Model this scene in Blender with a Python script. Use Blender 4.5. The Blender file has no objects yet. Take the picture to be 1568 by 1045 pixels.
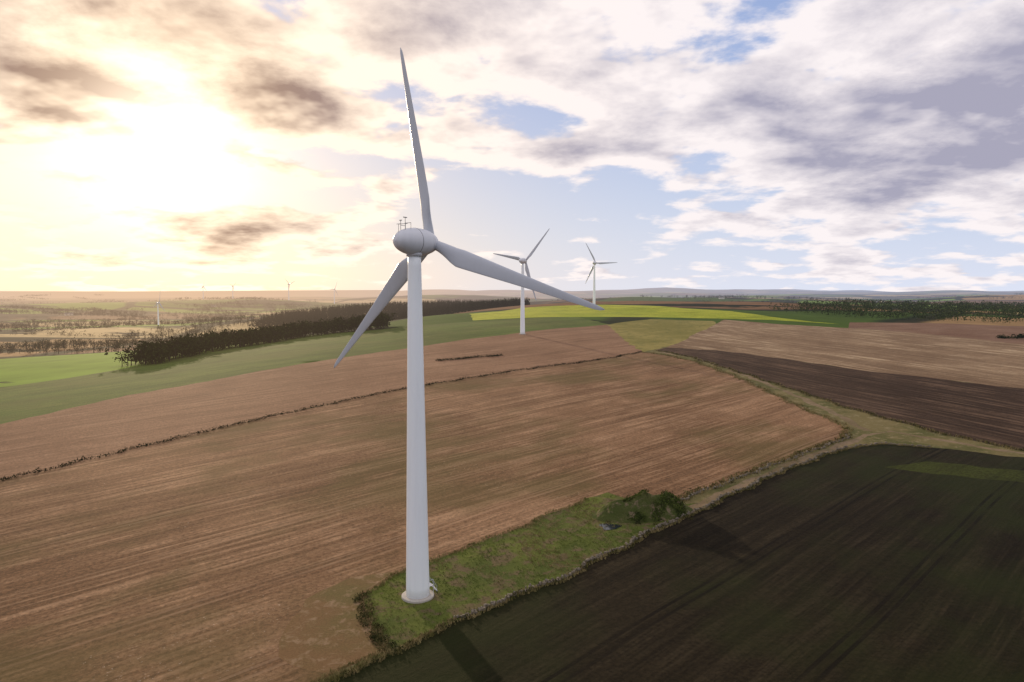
import bpy, math, random, time
import numpy as np
from mathutils import Vector, Matrix
from mathutils import noise as mn
from mathutils.geometry import delaunay_2d_cdt
random.seed(7); rng=np.random.default_rng(7)
T0=time.time()
scene=bpy.context.scene
# ------------------------------------------------------------------ terrain
ys=np.arange(-4000,8000,10.0)
tz=np.interp(ys,[-3000,-300,0,113,200,350,560,800,995,1200,1500,2200,3200],[-20,-4,0,0,1,7,16,26,33,34.5,27,2,-25])
tx=np.interp(ys,[0,560,1000,1400,2000],[0,10,120,300,500])
k=np.exp(-0.5*(np.arange(-20,21)/5.0)**2); k/=k.sum()
tz=np.convolve(np.pad(tz,20,mode='edge'),k,'valid'); tx=np.convolve(np.pad(tx,20,mode='edge'),k,'valid')
def H(x,y):
    x=np.asarray(x,float); y=np.asarray(y,float)
    zc=np.interp(y,ys,tz); xc=np.interp(y,ys,tx)
    dx=x-xc
    P=np.where(dx<0,-30.0,-4.0); w=np.where(dx<0,430.0,1100.0)
    h=P+(zc-P)*np.exp(-(dx/w)**2)
    r=np.hypot(x,y)
    a1=np.clip((r-120)/800,0,1)*1.6
    h=h+a1*(np.sin(x/67+1.3)*np.sin(y/83+.4)+.6*np.sin((x+y)/41))
    for (bx,by,sx,sy,am) in [(-290,1460,330,230,36),(-1100,3100,650,350,46),(-1700,2100,500,300,26),(900,2600,900,400,30),(-300,2700,700,350,26),(2300,3300,1100,500,36),(-2600,4200,1200,500,50),(200,4600,1500,600,45),
                             (-5200,11500,900,900,70),(-3300,12500,1300,900,55),(-7600,11800,1200,900,60),(-1500,13000,900,900,40),(5200,12500,1500,900,55),(2600,13500,1100,900,45)]:
        h=h+am*np.exp(-((x-bx)/sx)**2-((y-by)/sy)**2)
    a2=np.clip((r-1300)/2500,0,1)*17
    h=h+a2*(np.sin(x/410+.3*np.sin(y/500))*np.cos(y/530+.7)+.5*np.sin((x-.6*y)/290))
    a3=np.clip((r-4500)/8000,0,1)*60
    h=h+a3*(.8*np.sin(x/1700+1.0)*np.cos(y/1900)+.45*np.sin(x/800+y/1400)+.8)
    return h
def h1(x,y): return float(H(x,y))
A=[(-31.1,81.0),(-23.1,88.0),(-8.6,104.0),(9.0,120.0),(30.5,144.0),(57.7,171.0),(79.6,192.0),(105.6,215.0),(120.8,220.0),(133.9,217.0),(155.4,204.0),(174.9,186.0)]
B=[(-33.1,81.0),(-24.9,88.0),(-18.8,95.0),(-21.8,104.0),(-25.4,114.0),(-21.9,121.0),(-15.6,128.0),(-3.3,140.0),(6.8,152.0),(18.8,166.0),(24.3,171.0),(35.1,159.0),(55.1,179.0),(81.3,201.0),(103.7,220.0),(117.5,235.0),(122.4,250.0),(120.3,267.0),(120.1,299.0),(119.3,358.0),(110.7,417.0),(93.8,452.0),(87.9,455.0)]
C=[(-163,179),(-147,192),(-127,224),(-99,268),(-57,320),(6,383),(88,455)]
D=[(-235,260),(-213,280),(-193,342),(-150,406),(-85,482),(-43,530),(3,566),(45,617),(93,663)]
E=[(-335,372),(-314,416),(-290,461),(-270,516),(-256,602),(-228,712),(-123,696),(-45,730),(11,745),(69,754)]
F_=[(-55,897),(15,1002),(90,982),(189,1011),(216,882),(268,834),(298,748),(332,686),(279,737),(227,752),(157,758),(83,744),(12,754),(-43,754)]
R_=[(93,663),(150,725),(211,719),(189,570),(115,489),(88,455),(86,507)]
V_=[(98,464),(112,438),(125,374),(134,320),(139,279),(146,253),(151,233),(162,212),(181,193)]
I_=[(108.3,478.0),(140.8,464.0),(168.8,422.0),(193.5,375.0),(221.4,345.0),(241.9,320.0),(268.7,288.0)]
J_=[(230.3,738.0),(275.7,692.0),(321.9,651.0),(357.3,605.0),(378.4,551.0),(386.0,513.0),(421.4,454.0)]
K_=[(346.9,702.0),(407.6,691.0),(525.0,699.0),(631.3,682.0)]
TR=[(35,152),(55,172),(81,196),(108,220),(123,234),(134,238),(148,222),(165,204)]
TR2=[(126,240),(128,262),(129,300),(126,360),(116,425),(98,458)]
WN=[(-21.9,123),(-30,121),(-34.6,112),(-35.6,102),(-33,94),(-25,89.5),(-19.6,95.5),(-22.6,104),(-26.2,114)]
GR=[(107,194),(123,200),(145,190),(160,178),(145,170),(136,180),(117,187)]
# ------------------------------------------------------------------ node helpers
class NT:
    def __init__(s,nt): s.nt=nt; s.n=nt.nodes; s.l=nt.links
    def put(s,sock,v):
        if v is None: return
        if isinstance(v,bpy.types.NodeSocket): s.l.new(v,sock)
        else:
            if sock.type=='RGBA' and len(v)==3: v=(*v,1)
            sock.default_value=v
    def m(s,op,a,b=None,c=None,clamp=False):
        n=s.n.new('ShaderNodeMath'); n.operation=op; n.use_clamp=clamp
        for i,v in enumerate((a,b,c)): s.put(n.inputs[i],v)
        return n.outputs[0]
    def v(s,op,a,b=None,c=None,scale=None):
        n=s.n.new('ShaderNodeVectorMath'); n.operation=op
        s.put(n.inputs[0],a)
        if b is not None: s.put(n.inputs[1],b)
        if c is not None: s.put(n.inputs[2],c)
        if scale is not None: s.put(n.inputs['Scale'],scale)
        return n.outputs['Value'] if op in('DOT_PRODUCT','LENGTH') else n.outputs['Vector']
    def mix(s,f,a,b,mode='MIX'):
        n=s.n.new('ShaderNodeMix'); n.data_type='RGBA'; n.blend_type=mode; n.clamp_factor=True
        s.put(n.inputs[0],f); s.put(n.inputs[6],a); s.put(n.inputs[7],b); return n.outputs[2]
    def noise(s,vec,scale,detail=4,rough=.55,dist=0,out=0):
        n=s.n.new('ShaderNodeTexNoise'); s.put(n.inputs['Vector'],vec)
        n.inputs['Scale'].default_value=scale; n.inputs['Detail'].default_value=detail
        n.inputs['Roughness'].default_value=rough; n.inputs['Distortion'].default_value=dist
        return n.outputs[out]
    def mapping(s,vec,scale=(1,1,1),rot=(0,0,0),loc=(0,0,0)):
        n=s.n.new('ShaderNodeMapping'); s.put(n.inputs['Vector'],vec)
        n.inputs['Scale'].default_value=scale; n.inputs['Rotation'].default_value=rot; n.inputs['Location'].default_value=loc
        return n.outputs[0]
    def sstep(s,v,a,b,o0=0.,o1=1.):
        n=s.n.new('ShaderNodeMapRange'); n.interpolation_type='SMOOTHSTEP'; s.put(n.inputs[0],v)
        n.inputs[1].default_value=a; n.inputs[2].default_value=b; n.inputs[3].default_value=o0; n.inputs[4].default_value=o1
        return n.outputs[0]
    def comb(s,x,y,z):
        n=s.n.new('ShaderNodeCombineXYZ'); s.put(n.inputs[0],x); s.put(n.inputs[1],y); s.put(n.inputs[2],z); return n.outputs[0]
    def sep(s,v):
        n=s.n.new('ShaderNodeSeparateXYZ'); s.put(n.inputs[0],v); return n.outputs
SUN_AZ=-27.0; SUN_EL=11.0
sd=Vector((math.sin(math.radians(SUN_AZ))*math.cos(math.radians(SUN_EL)),math.cos(math.radians(SUN_AZ))*math.cos(math.radians(SUN_EL)),math.sin(math.radians(SUN_EL))))
def newmat(name):
    m=bpy.data.materials.new(name); m.use_nodes=True; nt=m.node_tree; nt.nodes.clear()
    m.cycles.emission_sampling='NONE'
    return m,NT(nt)
def finish(N,shader,haze=True):
    out=N.n.new('ShaderNodeOutputMaterial')
    if haze:   # painted aerial haze: emission mixed in by distance from origin, warmer toward the sun
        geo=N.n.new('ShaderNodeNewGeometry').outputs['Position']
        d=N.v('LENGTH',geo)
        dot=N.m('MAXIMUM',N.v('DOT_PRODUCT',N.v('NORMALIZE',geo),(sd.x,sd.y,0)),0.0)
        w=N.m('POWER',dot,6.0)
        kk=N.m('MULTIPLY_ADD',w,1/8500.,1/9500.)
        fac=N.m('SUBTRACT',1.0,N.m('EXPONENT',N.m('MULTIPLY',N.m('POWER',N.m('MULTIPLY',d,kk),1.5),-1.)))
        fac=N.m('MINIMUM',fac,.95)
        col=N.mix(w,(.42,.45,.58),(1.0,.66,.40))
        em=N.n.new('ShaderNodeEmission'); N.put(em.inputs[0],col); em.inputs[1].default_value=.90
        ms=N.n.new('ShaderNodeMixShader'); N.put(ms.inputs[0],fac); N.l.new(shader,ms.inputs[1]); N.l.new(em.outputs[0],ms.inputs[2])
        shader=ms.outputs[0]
    N.l.new(shader,out.inputs[0])
def bsdf(N,col,rough=.9,bump=None,bstr=.5,bdist=.1,spec=.2):
    b=N.n.new('ShaderNodeBsdfPrincipled'); N.put(b.inputs['Base Color'],col); N.put(b.inputs['Roughness'],rough)
    b.inputs['Specular IOR Level'].default_value=spec
    if bump is not None:
        bn=N.n.new('ShaderNodeBump'); bn.inputs['Strength'].default_value=bstr; bn.inputs['Distance'].default_value=bdist
        N.put(bn.inputs['Height'],bump); N.l.new(bn.outputs[0],b.inputs['Normal'])
    return b.outputs[0]
def pos(N): return N.n.new('ShaderNodeNewGeometry').outputs['Position']
def field_mat(name,c1,c2,c3,ang,streak=.6,spacing=.5,tram=None,green=None,bs=.4,speck=0.,rows=None):
    """ang = working direction, degrees clockwise from +Y"""
    m,N=newmat(name); P=pos(N)
    warp=N.v('SCALE',N.noise(P,.006,2,.5,out=1),scale=10.)
    Pw=N.v('ADD',P,warp)
    Rr=N.mapping(Pw,rot=(0,0,math.radians(ang)))         # y' = along rows
    big=N.noise(P,.012,6,.66)
    col=N.mix(N.sstep(big,.38,.62),c1,c2)
    s1=N.noise(N.mapping(Rr,scale=(spacing*2,.030,.1)),1.0,4,.68)
    s2=N.noise(N.mapping(Rr,scale=(spacing*.7,.006,.1)),1.0,4,.68)
    s=N.m('ADD',N.m('MULTIPLY',s1,.5),N.m('MULTIPLY',s2,.5))
    br=N.sstep(N.noise(P,.045,5,.7),.38,.60,.2,1.)       # rows show in patches
    col=N.mix(N.m('MULTIPLY',N.m('MULTIPLY',N.sstep(s,.48,.60),streak),br),col,c3)
    col=N.mix(N.m('MULTIPLY',N.sstep(s,.5,.40),streak*.75),col,tuple(v*.58 for v in c1))
    fine=N.noise(P,1.3,6,.8)
    col=N.mix(1.0,col,N.mix(N.sstep(fine,.25,.75),(.42,.42,.42),(1.6,1.6,1.6)),'MULTIPLY')
    if rows:
        rw=N.m('SINE',N.m('MULTIPLY',N.sep(Rr)[0],6.2832/rows[0]))
        rw=N.m('MULTIPLY',N.sstep(rw,.3,.9),N.m('MULTIPLY',br,rows[1]))
        rw=N.m('MULTIPLY',rw,N.sstep(s1,.4,.6,.2,1.))
        col=N.mix(rw,col,rows[2])
    if green:
        g=N.noise(N.mapping(Rr,scale=(.022,.012,.1)),1.0,4,.65)
        col=N.mix(N.m('MULTIPLY',N.sstep(g,.46,.66),green[3]),col,green[:3])
    if speck:
        sp=N.noise(N.mapping(P,loc=(31,7,0)),1.6,4,.7); sp=N.sstep(sp,.62,.70)
        area=N.sstep(N.noise(P,.035,4,.65),.48,.62)
        col=N.mix(N.m('MULTIPLY',N.m('MULTIPLY',sp,area),speck),col,(.5,.40,.30))
    if tram:
        xr=N.sep(Rr)[0]
        q=N.m('MULTIPLY',xr,1./tram[0]); q=N.m('FRACT',q)
        q=N.m('ABSOLUTE',N.m('SUBTRACT',q,.5)); q=N.m('MULTIPLY',q,tram[0])   # metres from pair centre
        q=N.m('ABSOLUTE',N.m('SUBTRACT',q,.95))
        tl=N.sstep(q,.22,.45,1.,0.)
        tl=N.m('MULTIPLY',tl,N.sstep(N.noise(P,.08,3,.6),.3,.6,.25,1.))
        col=N.mix(N.m('MULTIPLY',tl,tram[1]),col,tram[2])
    h=N.m('ADD',N.m('MULTIPLY',fine,1.0),N.m('MULTIPLY',s1,.7))
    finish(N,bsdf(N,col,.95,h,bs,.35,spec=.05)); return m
def grass_mat(name,c1,c2,c3,sc=1.,t=(.5,.68)):
    m,N=newmat(name); P=pos(N)
    big=N.noise(P,.05*sc,6,.65); col=N.mix(N.sstep(big,.38,.62),c1,c2)
    md=N.noise(P,.35*sc,6,.7,.4); col=N.mix(N.sstep(md,*t),col,c3)
    fine=N.noise(P,3.,6,.75)
    col=N.mix(1.0,col,N.mix(fine,(.45,.45,.45),(1.6,1.6,1.6)),'MULTIPLY')
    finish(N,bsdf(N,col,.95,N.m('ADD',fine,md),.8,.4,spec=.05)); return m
# ------------------------------------------------------------------ field polygons (world metres)
Cr=list(reversed(C))
def strip(line,w):
    l=[];r=[]
    for i,(x,y) in enumerate(line):
        a=line[max(0,i-1)]; b=line[min(len(line)-1,i+1)]; L=math.hypot(b[0]-a[0],b[1]-a[1])
        nx,ny=-(b[1]-a[1])/L*w,(b[0]-a[0])/L*w; l.append((x+nx,y+ny)); r.append((x-nx,y-ny))
    return l+r[::-1]
polys=[
 ('dark',  A+[(300,150),(400,-200),(-250,-200),(-118,0)]),
 ('sprout',GR),
 ('island',[B[2],B[3],B[4],B[5],B[6],B[7],B[8],B[9],B[10],(35,160),(46,163.5),A[4],A[3],A[2]]),
 ('brown', B[:]+Cr[1:]+[(-420,150),(-400,-80),(-125,0)]),
 ('worn',WN),
 ('brown2',C[:]+[R_[6],R_[0]]+list(reversed(D))[1:]),
 ('green', D[:]+list(reversed(E))),
 ('bright',F_),
 ('rough', R_),
 ('darkR', V_+list(reversed(I_))),
 ('stub',  I_+list(reversed(J_))),
 ('pink',  J_[2:]+list(reversed(K_))),
 ('track', strip(TR,1.3)),
 ('track', strip(TR2,1.4)),
]
def dens(poly,step):
    out=[]
    n=len(poly)
    for i in range(n):
        a=poly[i]; b=poly[(i+1)%n]
        L=math.hypot(b[0]-a[0],b[1]-a[1]); st=max(step,math.hypot(a[0],a[1])*.02)
        q=max(1,int(L/st))
        for j in range(q): out.append((a[0]+(b[0]-a[0])*j/q,a[1]+(b[1]-a[1])*j/q))
    return out
def jit(x,y):   # natural wobble of an edge, a function of position so neighbours share it
    r=math.hypot(x,y); s=min(1.2,.25+r*.002)
    return (x+s*math.sin(y*.31+x*.17)+s*.6*math.sin(y*.83-x*.5), y+s*math.sin(x*.27-y*.2)+s*.6*math.sin(x*.9+y*.4))
pp=[(n,[jit(*q) for q in dens(pl,3.0)]) for n,pl in polys]
pts=[];edges=[]
for n,pl in pp:
    o=len(pts); pts+=[Vector(q) for q in pl]; edges+=[(o+i,o+(i+1)%len(pl)) for i in range(len(pl))]
rad=12*1.04**np.arange(194)
rad=rad[rad<24000]
for i,r in enumerate(rad):
    for a in np.radians(np.arange(-54,54.1,.8)): 
        pts.append(Vector((r*math.sin(a+i*.004),r*math.cos(a+i*.004))))
for r in 12*1.22**np.arange(39):
    for a in np.radians(np.arange(58,303,5)): pts.append(Vector((r*math.sin(a),r*math.cos(a))))
pts.append(Vector((0.3,0.2)))
res=delaunay_2d_cdt(pts,edges,[],0,1e-3)
V=np.array([(v.x,v.y) for v in res[0]]); Fc=np.array(res[2])
cen=V[Fc].mean(1)
def inside(pl,P):
    pl=np.array(pl); c=np.zeros(len(P),bool)
    bb=(P[:,0]>=pl[:,0].min())&(P[:,0]<=pl[:,0].max())&(P[:,1]>=pl[:,1].min())&(P[:,1]<=pl[:,1].max())
    idx=np.nonzero(bb)[0]; Q=P[idx]; cc=np.zeros(len(Q),bool)
    x,y=Q[:,0],Q[:,1]; j=len(pl)-1
    for i in range(len(pl)):
        xi,yi=pl[i]; xj,yj=pl[j]
        if yi!=yj:
            t=((yi>y)!=(yj>y))&(x<(xj-xi)*(y-yi)/(yj-yi)+xi); cc^=t
        j=i
    c[idx]=cc; return c
names=['verge','far']
for n,_ in pp:
    if n not in names: names.append(n)
mi=np.zeros(len(cen),int)
rc=np.hypot(cen[:,0],cen[:,1]); far=(rc>620)|(cen[:,0]<-260)|(cen[:,1]<20)
mi[far]=1
for i,(n,pl) in enumerate(pp): mi[inside(pl,cen)]=names.index(n)
Z=H(V[:,0],V[:,1])
me=bpy.data.meshes.new('ground'); me.from_pydata(np.column_stack([V,Z]).tolist(),[],Fc.tolist())
g=bpy.data.objects.new('ground',me); scene.collection.objects.link(g)
mats={}
mats['verge']=grass_mat('rough_verge_grass',(.085,.085,.028),(.16,.13,.055),(.23,.19,.10))
mats['island']=grass_mat('island_grass',(.065,.085,.018),(.11,.13,.026),(.125,.095,.05),.7,(.48,.62))
mats['worn']=grass_mat('worn_headland',(.165,.098,.046),(.125,.10,.038),(.25,.17,.10),1.0,(.50,.66))
mats['track']=grass_mat('farm_track',(.15,.11,.06),(.22,.16,.10),(.11,.105,.04),1.2)
mats['sprout']=field_mat('sprouting_crop',(.018,.020,.005),(.040,.048,.009),(.02,.018,.008),46,.5,.4,bs=.5)
mats['dark']=field_mat('dark_seedbed_soil',(.012,.0088,.0045),(.017,.0125,.006),(.032,.024,.013),46,.7,.5,(24,.75,(.004,.003,.002)),green=(.018,.024,.0055,.7),bs=.7,rows=(1.6,.3,(.032,.025,.014)))
mats['brown']=field_mat('brown_stubble_soil',(.145,.080,.041),(.215,.124,.067),(.38,.24,.14),46,.62,.36,(26,.35,(.32,.21,.13)),green=(.095,.073,.026,.65),bs=.9,speck=.8,rows=(2.6,.55,(.34,.215,.125)))
mats['brown2']=field_mat('brown_harrowed_soil',(.17,.093,.052),(.22,.126,.073),(.29,.18,.11),50,.6,.3,bs=.5,rows=(4.,.4,(.27,.165,.10)))
mats['green']=field_mat('winter_crop_green',(.070,.105,.017),(.055,.078,.013),(.115,.14,.03),50,.7,.10,(28,.4,(.06,.06,.02)),green=(.10,.10,.03,.4),bs=.4)
mats['bright']=field_mat('pasture_bright',(.25,.29,.018),(.35,.36,.03),(.17,.21,.02),80,.8,.06,bs=.2)
mats['rough']=grass_mat('hill_rough_grass',(.17,.150,.038),(.24,.20,.06),(.10,.11,.03),.5)
mats['darkR']=field_mat('ploughed_soil',(.038,.022,.013),(.056,.034,.021),(.16,.10,.064),-25,.6,.25,bs=.8,rows=(5.,.45,(.12,.08,.05)))
mats['stub']=field_mat('pale_stubble',(.16,.10,.056),(.215,.142,.082),(.42,.32,.20),-25,.8,.2,bs=.4,rows=(6.,.6,(.38,.28,.17)))
mats['pink']=field_mat('red_soil',(.15,.083,.050),(.18,.108,.07),(.26,.17,.11),80,.4,.1,bs=.3)
# far patchwork of fields
m,N=newmat('distant_farmland'); P=pos(N)
Pm=N.mapping(N.v('ADD',P,N.v('SCALE',N.noise(P,.0015,2,.5,out=1),scale=160.)),rot=(0,0,.5),scale=(1/470.,1/380.,0))
vo=N.n.new('ShaderNodeTexVoronoi'); N.put(vo.inputs['Vector'],Pm); vo.inputs['Scale'].default_value=1; vo.distance='CHEBYCHEV'
ve=N.n.new('ShaderNodeTexVoronoi'); N.put(ve.inputs['Vector'],Pm); ve.inputs['Scale'].default_value=1; ve.feature='DISTANCE_TO_EDGE'
rmp=N.n.new('ShaderNodeValToRGB'); rmp.color_ramp.interpolation='CONSTANT'
N.put(rmp.inputs[0],N.sep(vo.outputs['Color'])[0])
cols=[(0,(.16,.09,.045)),(.16,(.08,.13,.018)),(.34,(.30,.19,.085)),(.46,(.15,.23,.028)),(.62,(.045,.03,.018)),(.70,(.44,.33,.16)),(.85,(.05,.085,.013))]
el=rmp.color_ramp.elements
el[0].position=0; el[0].color=(*cols[0][1],1); el[1].position=cols[1][0]; el[1].color=(*cols[1][1],1)
for q,c in cols[2:]:
    e=el.new(q); e.color=(*c,1)
col=N.mix(N.sstep(ve.outputs['Distance'],.02,.055,.95,0.),rmp.outputs[0],(.015,.02,.008))
col=N.mix(1.0,col,N.mix(N.noise(P,.02,6,.65),(.5,.5,.5),(1.5,1.5,1.5)),'MULTIPLY')
wd=N.noise(N.mapping(P,scale=(.0014,.0028,0)),1.,6,.65); col=N.mix(N.sstep(wd,.53,.545),col,(.009,.013,.005))
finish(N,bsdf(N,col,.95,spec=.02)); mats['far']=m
for n in names: me.materials.append(mats[n])
me.polygons.foreach_set('material_index',mi.astype(np.int32)); me.polygons.foreach_set('use_smooth',np.ones(len(mi),bool)); me.update()
# ------------------------------------------------------------------ mesh utils
def link(o,parent=None):
    scene.collection.objects.link(o)
    if parent: o.parent=parent
    return o
def mesh_obj(name,verts,faces,mat,parent=None,smooth=False):
    me=bpy.data.meshes.new(name)
    me.from_pydata(verts if isinstance(verts,list) else verts.tolist(),[],faces if isinstance(faces,list) else faces.tolist())
    me.materials.append(mat)
    if smooth: me.polygons.foreach_set('use_smooth',np.ones(len(me.polygons),bool))
    return link(bpy.data.objects.new(name,me),parent)
def quads(c,size,flat=.0):
    n=len(c); a=rng.normal(size=(n,3)); a/=np.linalg.norm(a,axis=1)[:,None]
    b=np.cross(a,rng.normal(size=(n,3))); b/=np.linalg.norm(b,axis=1)[:,None]
    s=(np.asarray(size)*rng.uniform(.6,1.3,n))[:,None]
    v=np.stack([c-a*s,c-b*s*.6,c+a*s,c+b*s*.6],1).reshape(-1,3)
    f=np.arange(4*n).reshape(-1,4); return v,f
def leaf_mat(name,c1,c2,haze=True):
    m,N=newmat(name); P=pos(N)
    col=N.mix(N.sstep(N.noise(P,.45,3,.6),.35,.65),c1,c2)
    d=N.n.new('ShaderNodeBsdfDiffuse'); N.put(d.inputs[0],col)
    finish(N,d.outputs[0],haze); return m
M_leaf=leaf_mat('broadleaf_foliage',(.012,.018,.005),(.038,.044,.012))
M_leaf2=leaf_mat('valley_foliage',(.022,.034,.009),(.065,.080,.020))
M_con=leaf_mat('conifer_foliage',(.008,.013,.006),(.017,.024,.009))
M_bush=leaf_mat('scrub_foliage',(.03,.036,.012),(.09,.075,.03))
M_dry=leaf_mat('dry_grass_blades',(.12,.11,.035),(.32,.25,.12))
M_grn=leaf_mat('green_grass_blades',(.06,.09,.018),(.13,.155,.035))
m,N=newmat('bark'); finish(N,bsdf(N,N.mix(N.noise(pos(N),3,2),(.02,.018,.014),(.05,.04,.03)))); M_bark=m
def tree_arrays(x,y,h,kind,nq):
    z=h1(x,y)-.2
    if kind=='con':
        t=rng.uniform(0,1,nq)**.8; r=(1-t)*h*.2*rng.uniform(.4,1.15,nq); a=rng.uniform(0,6.283,nq)
        c=np.column_stack([x+r*np.cos(a),y+r*np.sin(a),z+h*(.05+.95*t)])
        return quads(c,h*.12*(1.2-t))
    k=8; cc=np.column_stack([rng.normal(0,h*.2,k),rng.normal(0,h*.2,k),h*rng.uniform(.22,.82,k)])
    i=rng.integers(0,k,nq); d=rng.normal(size=(nq,3)); d/=np.linalg.norm(d,axis=1)[:,None]
    c=cc[i]+d*(h*.19*rng.uniform(.5,1.1,nq))[:,None]*np.array([1,1,.85]); c[:,2]=np.maximum(c[:,2],h*.05)
    return quads(c+np.array([x,y,z]),np.full(nq,h*.07))
def trunk(x,y,h):
    z=h1(x,y)-.3; vs=[];fs=[]
    for (z0,z1,dx,dy,r0,r1) in [(0,h*.6,0,0,h*.022,h*.012),(h*.3,h*.75,h*.16,h*.05,h*.01,h*.004),(h*.35,h*.7,-h*.15,h*.08,h*.01,h*.004),(h*.4,h*.8,h*.02,-h*.15,h*.01,h*.004)]:
        o=len(vs)
        for (zz,ox,oy,r) in ((z0,0,0,r0),(z1,dx,dy,r1)):
            for q in range(5): vs.append((x+ox+r*math.cos(q*1.2566),y+oy+r*math.sin(q*1.2566),z+zz))
        for q in range(5): fs.append((o+q,o+(q+1)%5,o+5+(q+1)%5,o+5+q))
    return vs,fs
def woodland(name,spots,kind,nq,mat,hr):
    root=link(bpy.data.objects.new(name,None)); VV=[];FF=[];o=0; tv=[];tf=[]
    for (x,y) in spots:
        h=rng.uniform(*hr); v,f=tree_arrays(x,y,h,kind,nq); VV.append(v);FF.append(f+o);o+=len(v)
        if nq>22:
            a,b=trunk(x,y,h); oo=len(tv); tv+=a; tf+=[tuple(q+oo for q in ff) for ff in b]
    mesh_obj('crowns',np.concatenate(VV),np.concatenate(FF),mat,root)
    if tv: mesh_obj('trunks',tv,tf,M_bark,root)
    return root
def along(line,step,width):
    out=[]
    for a,b in zip(line[:-1],line[1:]):
        L=math.hypot(b[0]-a[0],b[1]-a[1]); n=max(1,int(L/step)); tx_,ty_=(b[0]-a[0])/L,(b[1]-a[1])/L
        for j in range(n):
            t=(j+random.random())/n; w=random.uniform(-.5,.5)*width
            x,y=jit(a[0]+(b[0]-a[0])*t,a[1]+(b[1]-a[1])*t); out.append((x-ty_*w,y+tx_*w))
    return out
def inpoly(pl,n):
    q=np.array(pl); P=np.column_stack([rng.uniform(q[:,0].min(),q[:,0].max(),n),rng.uniform(q[:,1].min(),q[:,1].max(),n)])
    return P[inside(pl,P)]
belt=[(-276,500),(-272,535),(-260,612),(-233,728),(-130,712)]
woodland('shelterbelt_woodland',along(belt,.7,34),'b',70,M_leaf,(10,19))
woodland('conifer_plantation',inpoly([(-480,1230),(-200,1080),(30,1160),(20,1500),(-500,1500)],6000).tolist(),'con',20,M_con,(13,17))
woodland('valley_woodland',inpoly([(330,880),(360,770),(430,712),(560,712),(1100,690),(1500,950),(1400,1250),(600,1150)],6500).tolist(),'b',22,M_leaf2,(9,15))
sp=[]
for c in range(150):
    cy=rng.uniform(700,4200); cx=-rng.uniform(.28,.80)*cy
    if cx>-340: continue
    a=rng.choice([-.45,.9,.1])+rng.normal(0,.12); L=rng.uniform(40,320); th=rng.choice([4,4,14])
    for q in range(int(L/(4.5 if th<5 else 2.5))+3):
        t=rng.uniform(-.5,.5)*L; sp.append((cx+t*math.cos(a)+rng.normal(0,th),cy+t*math.sin(a)+rng.normal(0,th)))
woodland('hedgerow_trees',sp,'b',23,M_leaf,(7,14))
sp=[]
for c in range(60):
    cx=rng.uniform(250,2800); cy=rng.uniform(1500,4500); a=rng.uniform(-.4,.4); L=rng.uniform(60,500)
    for q in range(int(L/7)+3):
        t=rng.uniform(-.5,.5)*L; sp.append((cx+t*math.cos(a)+rng.normal(0,6),cy+t*math.sin(a)+rng.normal(0,6)))
woodland('farmland_trees',sp,'b',24,M_leaf,(7,14))
def scrub(name,spots,hr,nq,mat,wr=1.):
    VV=[];FF=[];o=0
    for x,y in spots:
        h=rng.uniform(*hr); n=nq; d=rng.normal(size=(n,3)); d/=np.linalg.norm(d,axis=1)[:,None]; d[:,2]=abs(d[:,2])
        c=np.array([x,y,h1(x,y)])+d*(rng.uniform(.3,1,n)[:,None])*np.array([h*wr,h*wr,h])
        v,f=quads(c,np.full(n,h*.22)); VV.append(v);FF.append(f+o);o+=len(v)
    return mesh_obj(name,np.concatenate(VV),np.concatenate(FF),mat)
scrub('field_hedge',along(C[:],.6,.8),(.8,1.4),12,M_con)
scrub('field_hedge',along([(-47,421),(-6,445)],.5,1.),(1.,1.8),14,M_con)
scrub('field_hedge',along(V_[0:9],.9,1.6),(.5,1.2),14,M_bush)
scrub('field_hedge',along([(400,560),(480,575),(640,590)],1.5,3.),(2.,4.),30,M_leaf)
# ------------------------------------------------------------------ grass tufts
def tufts(name,P,hr,mat,nb=5):
    n=len(P); z=H(P[:,0],P[:,1])
    c=np.repeat(np.column_stack([P,z]),nb,0); N_=len(c)
    c[:,:2]+=rng.normal(0,.12,(N_,2)); h=rng.uniform(*hr,N_)
    a=rng.uniform(0,6.283,N_); w=h*.16
    d=np.column_stack([np.cos(a),np.sin(a),np.zeros(N_)])*w[:,None]
    tip=c+np.column_stack([rng.normal(0,.3,N_)*h,rng.normal(0,.3,N_)*h,h])
    v=np.stack([c-d,c+d,tip],1).reshape(-1,3); f=np.arange(3*N_).reshape(-1,3)
    return mesh_obj(name,v,f,mat)
island=polys[2][1]
Pi=inpoly(island,22000); Pi=Pi[np.hypot(Pi[:,0]+16,Pi[:,1]-113)>3.2]
kn=np.array([mn.noise(Vector((x*.09,y*.09,0))) for x,y in Pi])+rng.normal(0,.12,len(Pi))
tufts('rough_grass',Pi[kn<-.05],(.1,.28),M_grn)
tufts('rough_grass',Pi[kn>.2],(.12,.38),M_dry)
edge=np.array(along(A[:10],.10,1.6)); tufts('rough_grass',edge,(.2,.6),M_dry)
edge=np.array(along(B[:10],.12,1.5)); tufts('rough_grass',edge,(.2,.5),M_dry)
edge=np.array(along(B[11:],.16,3.5)); tufts('rough_grass',edge,(.25,.8),M_dry)
edge=np.array(along(V_[:8],.25,3)); tufts('rough_grass',edge,(.25,.8),M_dry)
scrub('bramble_scrub',along(B[2:5],.35,2.6)+along(A[1:8],1.1,1.2)+along(B[11:16],.8,2.5),(.4,.95),26,M_bush,1.3)
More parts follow.
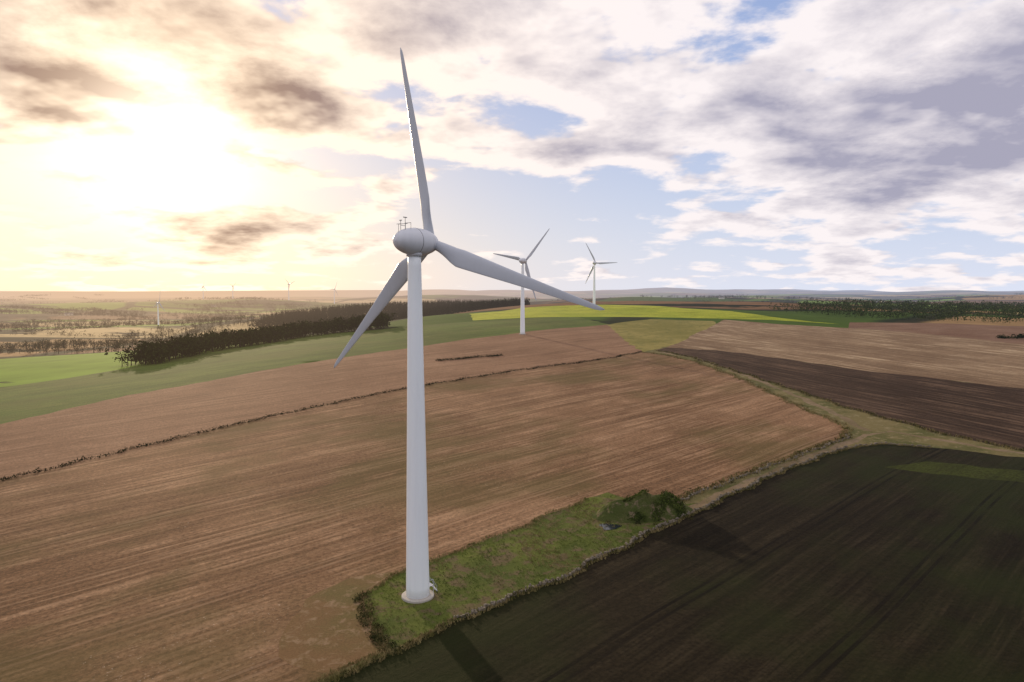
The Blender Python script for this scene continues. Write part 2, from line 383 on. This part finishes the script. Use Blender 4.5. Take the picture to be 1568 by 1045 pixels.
# ------------------------------------------------------------------ dry stone wall
m,N=newmat('field_stone'); P=pos(N)
finish(N,bsdf(N,N.mix(N.noise(P,1.5,4,.7),(.07,.06,.045),(.26,.22,.17)),.9)); M_stone=m
def wall(name,line,step,off):
    VV=[];FF=[];o=0
    base=np.array([(-1,-1,-1),(1,-1,-1),(1,1,-1),(-1,1,-1),(-1,-1,1),(1,-1,1),(1,1,1),(-1,1,1)],float)*.5
    ff=np.array([(0,3,2,1),(4,5,6,7),(0,1,5,4),(1,2,6,5),(2,3,7,6),(3,0,4,7)])
    for (x,y) in along(line,step,.7):
        lv=random.random()**1.5*.55
        b=base*rng.uniform(.25,.6,3)*np.where(base[:,2:]>0,rng.uniform(.6,.9),1)+rng.normal(0,.035,(8,3))
        a=rng.uniform(0,3.14); ca,sa=math.cos(a),math.sin(a)
        b=b@np.array([[ca,sa,0],[-sa,ca,0],[0,0,1]])
        VV.append(b+np.array([x+off[0],y+off[1],h1(x,y)+lv])); FF.append(ff+o); o+=8
    return mesh_obj(name,np.concatenate(VV),np.concatenate(FF),M_stone)
wall('dry_stone_wall',A[2:10],.22,(-.3,.3))
wall('dry_stone_wall',B[11:16],.4,(.6,-.6))
# ------------------------------------------------------------------ spoil mound + pond
cx,cy=30.5,155.5
n=72; vs=[];fs=[]
for j in range(n+1):
    for i in range(n+1):
        u=i/n*2-1; v=j/n*2-1; X=cx+u*12.5+v*2.5; Y=cy+v*7+u*1.5
        r=math.hypot(u,v)
        hh=5.0*max(0,1-r**1.7)*(.8+.5*mn.fractal(Vector((X*.16,Y*.16,0)),1,2,4)) + 1.4*math.exp(-((u-.55)**2+v*v)/.05)
        hh+= (.45*mn.fractal(Vector((X*.9,Y*.9,3)),1,2,4)) * max(0,min(1,(1-r)*3))
        vs.append((X,Y,h1(X,Y)-.25+(hh if r<1 else -.2)))
for j in range(n):
    for i in range(n):
        a=j*(n+1)+i; fs.append((a,a+1,a+n+2,a+n+1))
mo=mesh_obj('spoil_mound',vs,fs,grass_mat('mound_turf',(.055,.070,.018),(.085,.085,.030),(.19,.14,.09),1.4),smooth=True)
mv=np.array(vs); sel=mv[rng.integers(0,len(mv),5000)]; rr=np.hypot((sel[:,0]-cx)/12.5,(sel[:,1]-cy)/7); sel=sel[rr<.95]
nz=np.array([mn.noise(Vector((x*.3,y*.3,5))) for x,y,_ in sel]); sb=sel[(nz>.02)&(sel[:,0]>cx-5)][:1000]
v_,f_=quads(np.repeat(sb,5,0)+rng.normal(0,.35,(len(sb)*5,3))*np.array([1,1,.6])+np.array([0,0,.15]),np.full(len(sb)*5,.22))
mesh_obj('bramble_scrub',v_,f_,leaf_mat('mound_bramble',(.030,.045,.010),(.08,.10,.022)))
pv=[]
for q in range(28):
    a=q/28*6.283; rr=1+.18*math.sin(3*a+1)+.1*math.sin(5*a)
    pv.append((21.5+2.2*rr*math.cos(a),146.5+2.0*rr*math.sin(a)))
zz=max(h1(*q) for q in pv)+.03
m,N=newmat('pond_water'); finish(N,bsdf(N,(.012,.018,.025),.12,N.noise(pos(N),2.,3),.05,.05,spec=.3),False)
mesh_obj('pond',[(x,y,zz) for x,y in pv],[tuple(range(28))],m)
sp=[(cx+rng.normal(0,6),cy-3+rng.normal(0,3.)) for _ in range(16)]
scrub('bramble_scrub',sp,(.5,1.2),40,M_bush,1.2)
# ------------------------------------------------------------------ farmhouses on the plain
m,N=newmat('rendered_wall'); finish(N,bsdf(N,N.mix(N.noise(pos(N),.6,4),(.55,.50,.42),(.70,.66,.58)))); M_wall=m
m,N=newmat('slate_roof'); finish(N,bsdf(N,N.mix(N.noise(pos(N),.8,4),(.07,.07,.075),(.13,.12,.12)))); M_roof=m
m,N=newmat('window_glass'); finish(N,bsdf(N,(.03,.035,.04),.1)); M_win=m
def bx(x0,x1,y0,y1,z0,z1):
    return [(x,y,z) for z in(z0,z1) for x,y in((x0,y0),(x1,y0),(x1,y1),(x0,y1))],[(0,3,2,1),(4,5,6,7),(0,1,5,4),(1,2,6,5),(2,3,7,6),(3,0,4,7)]
def jn(parts):
    V=[];F=[]
    for v,f in parts:
        o=len(V); V+=v; F+=[tuple(q+o for q in ff) for ff in f]
    return V,F
def farmhouse(x,y,rot,L=16,Wd=8,Hh=5.5):
    r=link(bpy.data.objects.new('farmhouse',None)); r.location=(x,y,h1(x,y)-.2); r.rotation_euler=(0,0,rot)
    mesh_obj('walls',*bx(-L/2,L/2,-Wd/2,Wd/2,0,Hh),M_wall,r)
    a=L/2+.4; b=Wd/2+.4; t=Hh+3.4; e=Hh+.004
    mesh_obj('roof',[(-a,-b,e),(a,-b,e),(a,b,e),(-a,b,e),(-a,0,t),(a,0,t)],[(0,1,5,4),(2,3,4,5),(0,4,3),(1,2,5),(0,3,2,1)],M_roof,r)
    mesh_obj('windows',*jn([bx(q-.5,q+.5,-Wd/2-.04,-Wd/2+.1,zz_,zz_+1.3) for q in(-L*.36,-L*.18,L*.18,L*.36) for zz_ in(1.,3.6)]),M_win,r)
    mesh_obj('door',*bx(-.5,.5,-Wd/2-.05,-Wd/2+.1,.2,2.3),M_roof,r)
    mesh_obj('chimneys',*jn([bx(q-.5,q+.5,-.5,.5,t-1,t+1.1) for q in(-L/2+.8,L/2-.8)]),M_wall,r)
for a in [(-690,1900,.2,20),(-735,1925,1.3,14),(-1330,2050,.5,22),(-1180,2700,.1,20),(1250,2350,.3,22),(1290,2380,1.2,16),(1560,2650,.2,20),(760,2480,.4,20)]: farmhouse(*a)
# ------------------------------------------------------------------ wind turbines
def paint(name,c,r=.45,v=.95):
    m,N=newmat(name); P=pos(N)
    st=N.noise(N.mapping(P,scale=(1.2,1.2,.08)),1.,4,.6)
    col=N.mix(N.sstep(st,.45,.75),c,tuple(q*v for q in c))
    finish(N,bsdf(N,col,r,spec=.5),True); return m
M_w=paint('turbine_white_paint',(.88,.93,.97),.38); M_b=paint('blade_grey_gelcoat',(.46,.49,.55),.30)
M_n=paint('nacelle_paint',(.62,.64,.69),.38); M_st=paint('galvanised_steel',(.16,.16,.18)); 
m,N=newmat('concrete'); finish(N,bsdf(N,N.mix(N.noise(pos(N),1.2,6,.7),(.34,.31,.27),(.54,.51,.46)),.9)); M_c=m
def lathe(prof,seg,frame):
    vs=[];fs=[]
    for (s,r) in prof:
        for q in range(seg):
            a=q/seg*2*math.pi; vs.append(frame(s,r*math.cos(a),r*math.sin(a)))
    for i in range(len(prof)-1):
        for q in range(seg): fs.append((i*seg+q,i*seg+(q+1)%seg,(i+1)*seg+(q+1)%seg,(i+1)*seg+q))
    fs.append(tuple(range(seg))[::-1]); fs.append(tuple((len(prof)-1)*seg+q for q in range(seg)))
    return vs,fs
def tube(a,b,r,seg=6):
    a=Vector(a);b=Vector(b); d=(b-a).normalized(); u=d.orthogonal().normalized(); w=d.cross(u)
    vs=[tuple(e+u*r*math.cos(q*6.2832/seg)+w*r*math.sin(q*6.2832/seg)) for e in (a,b) for q in range(seg)]
    fs=[(q,(q+1)%seg,seg+(q+1)%seg,seg+q) for q in range(seg)]+[tuple(range(seg))[::-1],tuple(range(seg,2*seg))]
    return vs,fs
def turbine(x,y,th0,phi=35.,L=34.4,hz=60.,detail=True):
    zb=h1(x,y)
    root=bpy.data.objects.new('wind_turbine',None); link(root); root.location=(x,y,zb)
    k=hz/60.
    ph=math.radians(phi); n=Vector((math.sin(ph),math.cos(ph),0)); t=Vector((math.cos(ph),-math.sin(ph),0)); z=Vector((0,0,1))
    prof=[((i/30*57.9)*k,(2.0-.93*i/30)*k) for i in range(31)]
    mesh_obj('tower',*lathe(prof,48,lambda s,a,b:(a,b,s)),M_w,root,True)
    mesh_obj('foundation',*lathe([(-1,2.75*k),(.28*k,2.75*k),(.36*k,2.65*k),(.37*k,2.0*k)],40,lambda s,a,b:(a,b,s)),M_c,root)
    fr=lambda s,a,b:tuple(n*s*k+t*a*k+z*(b*k+hz))
    pr=[]
    for i in range(25):
        q=i/24; s=-4.4+q*7.3; e=(s+4.4)/9.8
        r=2.25*max(0,1-abs(2*e-1)**2.3)**.5; pr.append((s,max(r,.05)))
    mesh_obj('nacelle',*lathe(pr,36,fr),M_n,root,True)
    mesh_obj('nacelle_seam',*lathe([(-.2,2.24),(-.2,2.262),(-.12,2.262),(-.12,2.24)],36,fr),M_st,root,True)
    pr=[(2.98,1.9)]
    for i in range(14):
        q=i/13; s=3.05+q*2.3; e=(s+4.4)/9.8; pr.append((s,max(2.2*max(0,1-abs(2*e-1)**2.3)**.5,.03)))
    mesh_obj('spinner',*lathe(pr,36,fr),M_n,root,True)
    mesh_obj('yaw_bearing',*lathe([(57.6,1.15),(57.6,1.3),(58.2,1.3),(58.4,1.2)],36,lambda s,a,b:(a*k,b*k,s*k)),M_n,root,True)
    if detail:
        def q(s,a,b): return Vector(fr(s,a,b))
        parts=[tube(q(-2.6,-.5,1.5),q(-2.6,-.5,3.3),.05),tube(q(-2.6,.5,1.5),q(-2.6,.5,3.7),.05),tube(q(-2.6,-.9,2.7),q(-2.6,1.0,2.7),.04),
               tube(q(-1.4,-.6,1.8),q(-1.4,-.6,3.0),.04),tube(q(-1.4,.6,1.8),q(-1.4,.6,3.0),.04),tube(q(-1.4,-.6,2.95),q(-1.4,.6,2.95),.04),tube(q(-2.6,-.5,2.5),q(-1.4,-.6,2.5),.04),
               tube(q(-3.0,.5,3.7),q(-2.2,.5,3.7),.08),tube(q(-2.6,-.75,3.3),q(-2.6,-.25,3.3),.07),tube(q(-3.6,0,1.2),q(-3.6,0,2.6),.04),tube(q(-3.6,-.4,2.6),q(-3.6,.4,2.6),.04)]
        mesh_obj('weather_mast',*jn(parts),M_st,root)
        dr=Vector((.80,.60,0)); dt=Vector((-.6,.8,0))
        def w(a,b,c): return tuple(dr*a+dt*b+z*c)
        def box(a0,a1,b0,b1,c0,c1):
            v=[w(a,b,c) for c in(c0,c1) for a,b in((a0,b0),(a1,b0),(a1,b1),(a0,b1))]
            return v,[(0,3,2,1),(4,5,6,7),(0,1,5,4),(1,2,6,5),(2,3,7,6),(3,0,4,7)]
        parts=[box(1.8,2.7,-.7,.7,1.4,1.5)]+[box(2.7+i*.18,2.9+i*.18,-.45,.45,1.2-i*.25,1.25-i*.25) for i in range(5)]
        for b in(-.68,.68):
            parts+=[tube(w(2.65,b,.0),w(2.65,b,2.5),.04),tube(w(2.0,b,2.5),w(2.65,b,2.5),.04),tube(w(2.65,b*.6,2.45),w(3.5,b*.6,1.0),.035),tube(w(3.5,b*.6,.0),w(3.5,b*.6,1.0),.035)]
        mesh_obj('access_stair',*jn(parts),M_b,root)
        mesh_obj('door',*box(1.8,2.0,-.45,.45,1.52,3.6),M_st,root)
    hc=n*4.0*k+z*hz
    rk=[0,.035,.09,.19,.3,.5,.7,.85,.95,.985,1.]
    ck=[1.7,1.7,2.1,3.15,2.75,2.05,1.45,1.05,.75,.5,.12]
    tk=[1.,1.,.72,.33,.26,.2,.17,.16,.15,.15,.15]
    wk=[24,24,23,19,14,8,4,2,0,0,0]
    for bi in range(3):
        th=math.radians(th0+120*bi); er=math.sin(th)*t+math.cos(th)*z; et=math.cos(th)*t-math.sin(th)*z
        vs=[];fs=[];S_=48;G=22
        for i in range(S_+1):
            q=i/S_
            r=.8*k+(L-.8*k)*q; c=np.interp(q,rk,ck)*k; th_=np.interp(q,rk,tk); tw=math.radians(np.interp(q,rk,wk)+4)
            mixr=np.clip((q-.03)/.12,0,1)
            cd=et*math.cos(tw)-n*math.sin(tw); nd=n*math.cos(tw)+et*math.sin(tw)
            for g_ in range(G):
                a=g_/G*2*math.pi; xx=math.cos(a); yy=math.sin(a)
                xa=xx*.5+.2*mixr; ya=yy*.5*th_*(1-mixr*.45*(xx+.25))
                vs.append(tuple(hc+er*r+cd*(xa*c)+nd*(ya*c)+n*(q*q*.5*k)))
        for i in range(S_):
            for g_ in range(G): fs.append((i*G+g_,i*G+(g_+1)%G,(i+1)*G+(g_+1)%G,(i+1)*G+g_))
        fs.append(tuple(S_*G+g_ for g_ in range(G)))
        mesh_obj('blade_%d'%(bi+1),vs,fs,M_b,root,True)
    return root
turbine(-16.05,113,-11.8)
turbine(8.7,561,42,detail=False)
turbine(118.3,985,-30,detail=False)
for (x,y,a,hz) in [(-769,1484,10,52),(-1005,3080,70,72),(-800,3080,25,66),(-1265,3100,50,55),(-1390,3080,10,55)]:
    turbine(x,y,a,hz=hz,L=34*hz/60,detail=False)
# ------------------------------------------------------------------ world sky
W=bpy.data.worlds.new('World'); scene.world=W; W.use_nodes=True; W.node_tree.nodes.clear(); N=NT(W.node_tree)
dirv=N.v('NORMALIZE',N.n.new('ShaderNodeTexCoord').outputs['Generated'])
X,Y,Zc=N.sep(dirv)
sky=N.n.new('ShaderNodeTexSky'); sky.sky_type='NISHITA'; sky.sun_disc=False; sky.sun_elevation=math.radians(SUN_EL); sky.sun_rotation=math.radians(SUN_AZ)
sky.air_density=1.0; sky.dust_density=.6; sky.ozone_density=2.; sky.altitude=50
az=N.m('MULTIPLY',N.m('ARCTAN2',X,Y),57.2958); el_=N.m('MULTIPLY',N.m('ARCSINE',Zc),57.2958)
ae=N.comb(az,el_,0.)
def gs(a0,e0,sa,se,amp,acc=0.):
    v=N.v('MULTIPLY_ADD',ae,(1./sa,1./se,0),(-a0/sa,-e0/se,0))
    return N.m('MULTIPLY_ADD',N.m('POWER',.367879,N.v('DOT_PRODUCT',v,v)),amp,acc)
zz=N.m('ADD',N.m('MAXIMUM',Zc,0.),.20)
Pc=N.comb(N.m('DIVIDE',X,zz),N.m('DIVIDE',Y,zz),0.)
def fb(off,det=9,r=.56): 
    q=N.v('ADD',Pc,off); return N.noise(q,2.9,det,r,.1)
n1=fb((3.1,7.7,.4)); n1s=fb((3.1,7.7,.4),4); n2=fb((3.1+sd.x*.08,7.7+sd.y*.08,.4),4)
nb=N.noise(N.v('ADD',Pc,(9,2,.7)),.8,2,.5)
cov=N.sstep(el_,7.,13.,.0,.46)
for g_ in [(-23.5,17.5,6.5,3,.40),(-32,13.4,5,2.2,.35),(-15.2,14.0,6,2.0,.45),(-19,4.9,9,1.2,.70),(-31,2.3,6,.7,.40),
           (4,6.5,15,4.4,-.32),(28,10.5,12,4.,.45),(10,15,10,3.,.10),(33,8,8,3,.40),
           (22.5,22.0,3.5,1.3,-.5),(-2.4,18.4,3.,1.0,-.30),(9.6,16.2,2.5,1.6,-.2),
           (25.6,2.2,2.6,1.5,.65),(11.7,1.9,9,.55,.4),(-2,10.5,6,1.,.15),(-25,9.8,6,1.6,-.1),(-10.7,8.6,1.6,.5,.4),(13.6,5.6,4,.5,.35),(-24,6.,16,4.,.20)]:
    cov=gs(*g_,acc=cov)
den=N.m('ADD',N.m('MULTIPLY',N.m('SUBTRACT',n1,.5),2.9),N.m('ADD',cov,N.m('MULTIPLY',N.m('SUBTRACT',nb,.5),1.0)))
alpha=N.sstep(den,-.02,.32)
ang=N.m('MULTIPLY',N.m('ARCCOSINE',N.v('DOT_PRODUCT',dirv,tuple(sd))),57.2958)
def gl(s,pw=2.): return N.m('POWER',.367879,N.m('POWER',N.m('DIVIDE',ang,s),pw))
near=gl(22.)
thick=N.sstep(den,.25,1.10)
dirl=N.m('MULTIPLY',N.m('SUBTRACT',n2,n1s),3.3)
right=gs(38,13,14,9,.50)
shade=N.m('ADD',N.m('MULTIPLY',thick,.75),dirl)
shade=N.m('ADD',shade,N.m('MULTIPLY',right,N.sstep(den,.1,.7)),clamp=True)
lit=N.mix(near,(.98,.91,.92),(1.34,1.05,.76)); shd=N.mix(near,(.40,.39,.50),(.36,.215,.135))
ccol=N.mix(shade,lit,shd)
skyc=N.v('SCALE',sky.outputs[0],scale=.05)
hz=N.m('POWER',.367879,N.m('MULTIPLY',N.m('MAXIMUM',el_,0.),1/15.))
skyc=N.mix(N.m('MULTIPLY',hz,.95),skyc,N.mix(gl(27.),(.76,.81,.96),(1.02,.78,.53)))
blue=N.m('SUBTRACT',1.0,hz)
skyc=N.v('ADD',skyc,N.v('SCALE',(.12,.20,.46),scale=blue))
c=N.mix(alpha,skyc,ccol)
open_=N.m('SUBTRACT',1.,N.m('MULTIPLY',shade,N.m('MULTIPLY',alpha,.8)))
gw=N.v('ADD',N.v('SCALE',(1.15,1.0,.8),scale=gl(4.8)),N.v('SCALE',(.36,.25,.13),scale=N.m('MULTIPLY',gl(12.,1.4),open_)))
c=N.v('ADD',c,gw)
lowg=gs(-27,.8,14,2.4,.28); c=N.v('ADD',c,N.v('SCALE',(1.,.60,.20),scale=lowg))
bg=N.n.new('ShaderNodeBackground'); N.put(bg.inputs[0],c); bg.inputs[1].default_value=1.0
o=N.n.new('ShaderNodeOutputWorld'); N.l.new(bg.outputs[0],o.inputs[0])
# ------------------------------------------------------------------ sun + camera
sl=bpy.data.lights.new('sun','SUN'); sl.energy=3.8; sl.angle=math.radians(1.2); sl.color=(1,.78,.52)
so=bpy.data.objects.new('sun',sl); link(so); so.rotation_euler=(-sd).to_track_quat('-Z','Y').to_euler()
cd=bpy.data.cameras.new('camera'); cd.lens=24; cd.sensor_width=36; cd.clip_start=.5; cd.clip_end=60000
co=bpy.data.objects.new('camera',cd); link(co); co.location=(0,0,52); co.rotation_euler=(math.radians(90-4.13),0,0)
scene.camera=co
scene.view_settings.view_transform='Standard'; scene.view_settings.look='None'; scene.view_settings.exposure=0
print('done',time.time()-T0)
